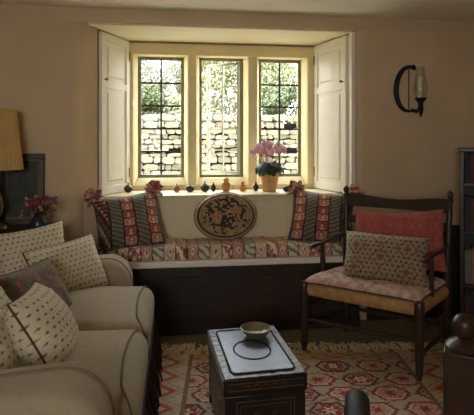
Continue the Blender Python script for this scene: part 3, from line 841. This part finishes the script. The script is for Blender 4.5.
def slat(z, h, name, arch=.0):
    a, b = bp(bl_, -1, z), bp(br_, 1, z); g = MB(); n = 20; vs = []
    for i in range(n+1):
        t = i/n; p = a.lerp(b, t); bow = .018*math.sin(PI*t); hh = h*(1+arch*math.sin(PI*t))
        top = hh/2+(.012*math.cos(t*2*PI) if arch else 0)
        for dy, dz in ((-.007, -h/2), (.007, -h/2), (.007, top), (-.007, top)): vs.append((p.x, p.y+bow+dy, p.z+dz))
    fs = []
    for i in range(n):
        for j in range(4): fs.append((i*4+j, i*4+(j+1) % 4, i*4+4+(j+1) % 4, i*4+4+j))
    fs += [(3, 2, 1, 0), tuple(n*4+j for j in range(4))]
    g.add(vs, fs); g.build(name, 'chairwood', e, bevel=.003)
slat(.835, .07, 'crest_rail', .02); slat(.72, .045, 'back_slat'); slat(.60, .045, 'back_slat'); slat(.50, .04, 'back_slat')
# rush seat: woven over four rails, rounded edge
g = MB(); inset = .0
def seatp(u, v):
    a = fl.lerp(fr_, u); b = bl_.lerp(br_, u); p = a.lerp(b, v); return p
c0 = (fl+fr_+bl_+br_)/4
def ring(scale, z): 
    out = []
    for q in range(4):
        A, B = [(fl, fr_), (fr_, br_), (br_, bl_), (bl_, fl)][q]
        for t in range(10):
            p = A.lerp(B, t/10); p = c0+(p-c0)*scale; out.append((p.x, p.y, z))
    return out
rings = [ring(.3, .345), ring(.85, .335), ring(.97, .325), ring(1.03, .334), ring(1.055, .360), ring(1.04, .388), ring(.98, .397), ring(.8, .390), ring(.35, .384), ring(.02, .383)]
vs = [p for r_ in rings for p in r_]; fs = []
for i in range(len(rings)-1):
    for j in range(40): fs.append((i*40+j, i*40+(j+1) % 40, (i+1)*40+(j+1) % 40, (i+1)*40+j))
fs.append(tuple(range(39, -1, -1))); g.add(vs, fs); g.build('rush_seat', 'rush', e, angle=R(80))
# stretchers
for A, B, zs in ((fl, bl_, (.13, .24)), (fr_, br_, (.13, .24)), (fl, fr_, (.19,)), (bl_, br_, (.16,))):
    for z in zs:
        a, b = Vector(T3(A, z)), Vector(T3(B, z+.01)); g = MB()
        g.tube([a.lerp(b, t) for t in (0, .2, .5, .8, 1)], [.008, .011, .013, .011, .008], n=10); g.build('stretcher', 'chairwood', e)
# arms with turned supports
for F, B, sg in ((fl, bl_, -1), (fr_, br_, 1)):
    sp = F.lerp(B, .42); g = MB()
    g.tube([T3(sp, z) for z in (.385, .42, .46, .50, .54, .57, .60)], [.012, .016, .011, .017, .010, .014, .010], n=12); g.build('arm_support', 'chairwood', e)
    b = bp(B, sg, .625); f_ = Vector(T3(F.lerp(B, .2), .600)); m_ = Vector(T3(sp, .605))
    g = MB(); g.tube([b, b.lerp(m_, .5)+Vector((sg*.012, 0, -.006)), m_, f_, f_+(f_-m_).normalized()*.02+Vector((0, 0, -.008))], [.012, .014, .018, .021, .014], n=12, flat=.55); g.build('arm', 'chairwood', e)

# seat squab (rests on the rush seat)
def squab(u, v, s):
    q = (u*11+v*11) % 1; q2 = (u*11-v*11) % 1
    n1 = nz((u*22, v*22, 3), 1)
    if q < .06 or q2 < .06: return CR(176, 128, 118)
    return mixc(CR(216, 188, 172), CR(170, 120, 110), .3+n1)
g = MB(); NU = 60
def sqp(u, v, side):
    a, b = u*2-1, v*2-1
    p = seatp(.5+a*.525, .5+b*.5) if False else c0+(seatp(u, v)-c0)*1.02
    th = .030*(max(0, (1-a**6)*(1-b**6)))**.5
    tu = sum(math.exp(-(((a-ta)**2+(b-tb)**2)/.012)) for ta in (-.6, 0, .6) for tb in (-.5, .5))
    th *= 1-.55*min(1, tu)
    th += .006*nz((a*3, b*3, side), 1)*(1-a**6)*(1-b**6)
    droop = -.012*(abs(a)**8)-.02*(max(0, -b)**10)
    return (p.x, p.y, .424+side*th+droop)
for side in (-1, 1): g.grid(NU, NU, lambda u, v: sqp(u, v, side), lambda u, v: squab(u, v, side))
o = g.build('seat_pad', 'attr', loc=(ctr.x, ctr.y, 0), rot=(0, 0, CA), angle=R(80)); weld(o)
tag(o, 'thin tufted pink and cream pad on the rush armchair seat', 'seat pad')
g = MB(); g.tube([sqp(t/20, 0, 0) for t in range(21)]+[sqp(1, t/20, 0) for t in range(1, 21)]+[sqp(1-t/20, 1, 0) for t in range(1, 21)]+[sqp(0, 1-t/20, 0) for t in range(1, 20)], .004, n=6, closed=True).build('piping', 'piping', o)
def redpat(u, v, s):
    a = (u*26+v*17) % 1; b = (u*26-v*17) % 1
    if a < .2 or b < .2: return CR(186, 120, 106)
    return CR(150, 48, 48)
def beigepat(u, v, s):
    a = u*16; b = v*11; j = int(b); a += .5*(j % 2)
    fa, fb = (a % 1)-.5, (b % 1)-.5
    big = (abs(((u*3.2) % 1)-.5)+abs(((v*2.2+.5*(int(u*3.2) % 2)) % 1)-.5))
    if big < .16: return CR(138, 86, 66)
    if math.hypot(fa, fb) < .25: return CR(84, 68, 54) if big > .42 else CR(112, 74, 58)
    if abs(big-.42) < .035: return CR(120, 96, 74)
    return CR(158, 138, 110)
def chairpt(u, v, z):   # point over the seat, u across, v to the back
    p = ctr+Matrix.Rotation(CA, 2) @ seatp(u, v); return (p.x, p.y, z)
pillow('red_cushion', .52, .35, .10, redpat, chairpt(.60, .86, .462), CA+R(3), R(10), seed=15, n=100, sag=.02, pull=.05, roll=R(-4),
       label='faded red lattice cushion against the back of the rush armchair', cat='cushion')
pillow('patterned_cushion', .455, .275, .17, beigepat, chairpt(.62, .30, .428), CA+R(8), R(24), seed=17, n=100, pull=.04, roll=R(1),
       label='beige geometric woven cushion in front of the red one on the armchair', cat='cushion')

# ------------------------------------------------------------------ wall sconce
e = empty('wall_sconce', (1.60, 3.12, 1.56), label='black iron hurricane candle sconce with curved back on the right wall', cat='wall sconce')
g = MB()
g.tube([(-.02+.088*math.cos(R(a)), -.02-.012*math.sin(R(a+40)), .008+.150*math.sin(R(a))) for a in range(62, 292, 10)], [.008+.010*math.sin(PI*i/22) for i in range(23)], n=10)
g.lathe([(.0, -.018), (.016, -.008), (.017, .004), (.008, .016), (0, .022)], c=(.012, -.022, .155), n=14)
g.build('crescent_frame', 'iron', e)
MB().tube([(-.022, -.022, -.13), (-.022, -.022, .02), (-.022, -.022, .145)], .0035, n=8).build('back_rod', 'iron', e)
g = MB()
g.tube([(.0, -.02, -.135), (.02, -.05, -.145), (.03, -.075, -.13), (.030, -.085, -.10)], [.012, .012, .013, .014], n=10)
g.lathe([(.012, -.10), (.020, -.085), (.038, -.065), (.040, -.058), (.012, -.055), (.012, -.052)], c=(.030, -.085, 0), n=22)
g.tube([(.045, -.06, -.185), (.045, -.062, -.16), (.04, -.07, -.13), (.030, -.085, -.09)], [.003, .012, .018, .016], n=10)
g.build('candle_holder', 'iron', e)
MB().lathe([(.015, -.055), (.015, .085), (.004, .088), (0, .088)], c=(.026, -.085, 0), n=16).build('candle', 'candle', e)
g = MB(); pr = [(.030, -.056), (.044, -.03), (.049, .01), (.040, .06), (.028, .11), (.027, .15)]
g.lathe(pr+[(r-.0016, z) for r, z in reversed(pr)]+[pr[0]], c=(.030, -.085, 0), n=28); g.f = [f for f in g.f if len(f) == 4]
g.build('glass_chimney', 'chimneyglass', e)

# ------------------------------------------------------------------ bookcase at the right
e = empty('bookcase', (1.734, 2.752, 0), R(-33), label='dark wooden bookcase set across the corner at the right edge', cat='bookcase')
BWD, BD, BH = .66, .20, 1.17
for x, nm in ((0, 'side_panel'), (BWD-.022, 'side_panel')): MB().b2(x, x+.022, 0, BD, 0, BH-.025).build(nm, 'darkwood', e, bevel=.002)
MB().b2(-.012, BWD+.012, -.015, BD, BH-.025, BH).build('top', 'darkwood', e, bevel=.004)
MB().b2(.022, BWD-.022, BD-.012, BD, .05, BH-.025).build('back_panel', 'panelwood', e, smooth=False)
shz = [.06, .335, .66, .955]
for z in shz: MB().b2(.022, BWD-.022, .005, BD-.012, z-.018, z).build('shelf', 'darkwood', e, bevel=.002)
be = empty('x'); bpy.data.objects.remove(be)
names = {0: ('bottom', 'bookbrown'), 1: ('second', ''), 2: ('third', ''), 3: ('top', '')}
rnd = random.Random(31)
Rm = Matrix.Rotation(R(-33), 4, 'Z'); base = Vector((1.734, 2.752, 0))
shelfname = ['bottom shelf', 'shelf below the middle', 'shelf above the middle', 'top shelf']
colname = dict(bookred='dark red', bookpink='dusty pink', bookgrey='grey', bookblue='dark blue', bookbrown='brown', bookcream='cream')
seqs = [['bookbrown', 'bookblue', 'bookred', 'bookgrey', 'bookcream'], ['bookgrey', 'bookpink', 'bookcream', 'bookred', 'bookblue'], ['bookblue', 'bookbrown', 'bookred', 'bookgrey', 'bookpink'], ['bookblue', 'bookred', 'bookbrown', 'bookgrey', 'bookpink']]
for si, z in enumerate(shz):
    x = .026
    for k, m in enumerate(seqs[si]):
        t = rnd.uniform(.026, .04); h = rnd.uniform(.15, .18) if si == 3 else rnd.uniform(.20, .25); dp = rnd.uniform(.13, .15)
        b = empty('book', base+Rm @ Vector((x+t/2, .022, z+.0006)), R(-33), label=f"{colname[m]} hardback book standing on the bookcase's {shelfname[si]}", cat='book', group='books in the dark corner bookcase')
        g = MB(); g.b2(-t/2, -t/2+.003, 0, dp, 0, h); g.b2(t/2-.003, t/2, 0, dp, 0, h); g.b2(-t/2, t/2, -.004, 0, 0, h); g.build('cover', m, b, bevel=.001)
        MB().b2(-t/2+.003, t/2-.003, 0, dp-.005, .004, h-.004).build('pages', 'bookcream', b, smooth=False)
        x += t+.001

# ------------------------------------------------------------------ foreground: bench post and chair arm
e = empty('bench_end', (1.045, 1.63, 0), R(-34), label='thick dark wooden bench post with ball finial at the lower right edge', cat='bench')
MB().b2(-.068, .068, -.068, .068, .012, .452).build('post', 'darkwood', e, bevel=.006)
MB().lathe([(.062, .452), (.066, .462), (.055, .476), (.03, .486), (.020, .494)], n=28).build('collar', 'darkwood', e)
MB().lathe([(.020, .493), (.030, .500), (.040, .518), (.043, .535), (.040, .553), (.028, .570), (.010, .578), (0, .580)], n=32).build('finial', 'chairwood', e)
MB().b2(.068, .75, -.02, .02, .33, .43).build('rail', 'darkwood', e, bevel=.004)
MB().b2(.70, .80, -.05, .05, .009, .462).build('post', 'darkwood', e, bevel=.006)
e = empty('wooden_armchair', (.400, 1.01, 0), R(-20), label='dark scrolled end of an armchair arm at the bottom edge, over the rug', cat='armchair')
g = MB(); g.tube([(.03, -.35, .49), (.012, -.12, .515), (.0, .10, .535), (0, .17, .537), (0, .205, .525), (0, .222, .495), (0, .212, .465), (0, .19, .455)], [.026, .027, .029, .031, .032, .030, .025, .015], n=18)
g.build('arm', 'leather', e)
g = MB(); g.lathe([(.0, 0), (.024, .001), (.030, .006), (.032, .02)], n=24)
g.build('arm_scroll', 'iron', e, loc=(-.034, .185, .497), rot=(0, R(90), 0))
MB().tube([(0, .15, .51), (0, .15, .35), (0, .15, .25), (0, .15, .009)], [.02, .022, .018, .02], n=14).build('front_leg', 'darkwood', e)
MB().tube([(.04, -.36, .62), (.035, -.34, .45), (.03, -.34, .009)], [.02, .022, .02], n=14).build('back_leg', 'darkwood', e)
MB().b2(.0, .045, -.34, .15, .27, .32).build('seat_rail', 'darkwood', e, bevel=.004)

# ------------------------------------------------------------------ garden outside
struct(MB().b2(-9, 12, 3.9, 16, -.15, 0).build('ground', 'gravel', smooth=False))
struct(MB().b2(-9, 12, -12, -1.7, -.15, 0).build('terrace', 'gravel', smooth=False))
rnd = random.Random(41); g = MB(); z = 0.0; WY = 6.4
while z < 1.50:
    h = rnd.uniform(.045, .095); x = -3.0+rnd.uniform(-.2, 0)
    while x < 4.6:
        L = rnd.uniform(.07, .24); hh = h*rnd.uniform(.75, .98)
        if rnd.random() < .97:
            tone = rnd.uniform(.55, 1.0); c = mixc(CR(84, 80, 70), CR(150, 146, 134), tone)
            o_ = len(g.v); yo = WY+rnd.uniform(-.035, .02)
            xa, xb, za, zb = x+.003, x+L-.003, z+.001, z+hh+.006; cxm, czm = (xa+xb)/2, (za+zb)/2+rnd.uniform(-.008, .008)
            K = 9; out = []
            for q in range(K):
                th = 2*PI*q/K+rnd.uniform(-.2, .2); cs_, sn_ = math.cos(th), math.sin(th)
                m_ = max(abs(cs_), abs(sn_))**.85; rr_ = rnd.uniform(.92, 1.14)/m_
                out.append((cxm+cs_*rr_*(xb-xa)/2, czm+sn_*rr_*(zb-za)/2))
            F = [(cxm+(px_-cxm)*.93, yo+rnd.uniform(-.008, .008), czm+(pz_-czm)*.88) for px_, pz_ in out]
            B = [(px_, yo+.012, pz_) for px_, pz_ in out]; C_ = [(px_, WY+.14, pz_) for px_, pz_ in out]
            fs = [tuple(range(K))]+[(i, (i+1) % K, K+(i+1) % K, K+i) for i in range(K)]+[(K+i, K+(i+1) % K, 2*K+(i+1) % K, 2*K+i) for i in range(K)]
            g.add(F+B+C_, fs, [c]*(3*K))
        x += L
    z += h
struct(g.build('garden_wall', 'garden_stone', smooth=False))
MB().b2(-3, 4.6, WY+.12, WY+.45, 0, 1.47).build('garden_wall_core', 'core', smooth=False)['kind'] = 'structure'
def shrub(name, c, rad, n, mat, label, seed, leaf=.05, trunk=True, cat='tree', flat=.75):
    rnd = random.Random(seed); e = empty(name, (c[0], c[1], 0), label=label, cat=cat, group='trees and shrubs beyond the garden wall')
    g = MB()
    blobs = [(Vector((rnd.uniform(-1, 1)*rad*.9, rnd.uniform(-1, 1)*rad*.5, c[2]+rnd.uniform(-.6, .6)*rad)), rad*rnd.uniform(.25, .5)) for _ in range(16)]
    for k in range(int(n*1.7)):
        b, br = rnd.choice(blobs)
        d = Vector((rnd.gauss(0, 1), rnd.gauss(0, 1), rnd.gauss(0, 1))).normalized()
        p = b+d*br*rnd.uniform(.6, 1.05); nn = (d+Vector((rnd.uniform(-1, 1), rnd.uniform(-1, 1), rnd.uniform(-.5, 1)))).normalized()
        a = nn.orthogonal().normalized(); bb = nn.cross(a); s = leaf*rnd.uniform(.5, 1.35)
        g.add([p-a*s, p+bb*s*.45, p+a*s, p-bb*s*.45], [(0, 1, 2, 3)])
    g.build('foliage', mat, e, smooth=False, recalc=False)
    if trunk:
        t = MB(); t.tube([(0, 0, 0), (.05, 0, c[2]*.5), (-.03, 0, c[2])], [.07, .055, .03], n=8)
        for k in range(6):
            b, _r = blobs[k]; t.tube([(0, 0, c[2]*.55), tuple(b*.6+Vector((0, 0, c[2]*.25))), tuple(b)], [.03, .02, .008], n=6)
        t.build('trunk', 'bark', e)
    return e
shrub('garden_tree', (-1.2, 8.6, 2.35), .95, 5200, 'outleafC', 'pale feathery tree seen through the left window light', 1, .035)
shrub('garden_tree', (.1, 9.3, 2.5), .9, 4800, 'outleafC', 'grey-leaved tree behind the wall, between left and middle lights', 2, .035)
shrub('garden_shrub', (-.7, 7.6, 1.75), .5, 3600, 'outleafB', 'green shrub above the stone wall in the left light', 3, .035, cat='shrub')
shrub('garden_tree', (1.1, 8.8, 2.4), .9, 5200, 'outleafA', 'light tree beyond the wall through the open casement', 4, .035)
shrub('garden_tree', (2.2, 8.2, 2.3), 1.0, 8000, 'outleafA', 'yellow-green tree filling the right window light', 5, .035)
shrub('garden_shrub', (1.9, 7.3, 1.7), .5, 3400, 'outleafB', 'low green shrub above the wall behind the cyclamen', 6, .035, cat='shrub')
shrub('garden_shrub', (.9, 7.4, 1.6), .45, 2600, 'outleafC', 'low pale shrub above the wall in the middle light', 8, .035, cat='shrub')
shrub('garden_shrub', (-1.5, 7.7, 1.7), .5, 3000, 'outleafC', 'pale shrub above the wall at the left edge of the left light', 10, .035, cat='shrub')
shrub('garden_shrub', (-.15, 7.9, 1.65), .45, 2800, 'outleafA', 'shrub above the wall at the right edge of the left light', 11, .035, cat='shrub')
shrub('garden_shrub', (2.8, 7.6, 1.7), .5, 2600, 'outleafA', 'shrub above the wall at the right edge of the right light', 12, .035, cat='shrub')
shrub('garden_shrub', (.4, 7.5, 1.6), .45, 2600, 'outleafA', 'sparse shrub above the wall at the casement hinge gap', 9, .035, cat='shrub')

# unseen upper storey and flanks, added to keep sky light off the garden
h_ = MB(); h_.b2(-9, 12, YB-.2, 3.9, ZC+.15, 5.6); h_.b2(-9, XL-.2, YB-.2, 3.9, 0, ZC+.15); h_.b2(XR+.2, 12, YB-.2, 3.9, 0, ZC+.15)
struct(h_.build('wall_sky_block', 'house_stone', smooth=False))

# ------------------------------------------------------------------ light
sc = bpy.context.scene
wd = bpy.data.worlds.new('sky'); sc.world = wd; wd.use_nodes = True
nt = wd.node_tree; bg = nt.nodes['Background']
tc = nt.nodes.new('ShaderNodeTexCoord'); sp = nt.nodes.new('ShaderNodeSeparateXYZ'); rp_ = nt.nodes.new('ShaderNodeValToRGB')
nt.links.new(tc.outputs['Generated'], sp.inputs[0]); nt.links.new(sp.outputs['Z'], rp_.inputs[0]); nt.links.new(rp_.outputs[0], bg.inputs['Color'])
rp_.color_ramp.elements[0].position = 0; rp_.color_ramp.elements[0].color = (.95, .94, .92, 1)
rp_.color_ramp.elements[1].position = .6; rp_.color_ramp.elements[1].color = (.80, .88, 1, 1)
bg.inputs['Strength'].default_value = 16.0
def portal(name, loc, rot, sx, sy):
    l = bpy.data.lights.new(name, 'AREA'); l.shape = 'RECTANGLE'; l.size = sx; l.size_y = sy
    o = bpy.data.objects.new(name, l); col.objects.link(o); o.location = loc; o.rotation_euler = rot
    l.cycles.is_portal = True
    return o
portal('window_portal', (.35, 3.84, 1.4), (R(-90), 0, 0), 1.32, .95)
portal('fill_window_portal', (-.725, YB-.15, 1.4), (R(90), 0, 0), .95, .8)  # portal of the added fill window behind the camera
sc.view_settings.view_transform = 'Standard'; sc.view_settings.look = 'None'; sc.view_settings.gamma = 1
sc.view_settings.exposure = 0
sc.cycles.use_denoising = True
sc.cycles.max_bounces = 10; sc.cycles.diffuse_bounces = 6; sc.cycles.transparent_max_bounces = 12
sc.cycles.sample_clamp_indirect = 6
sc.cycles.caustics_refractive = True
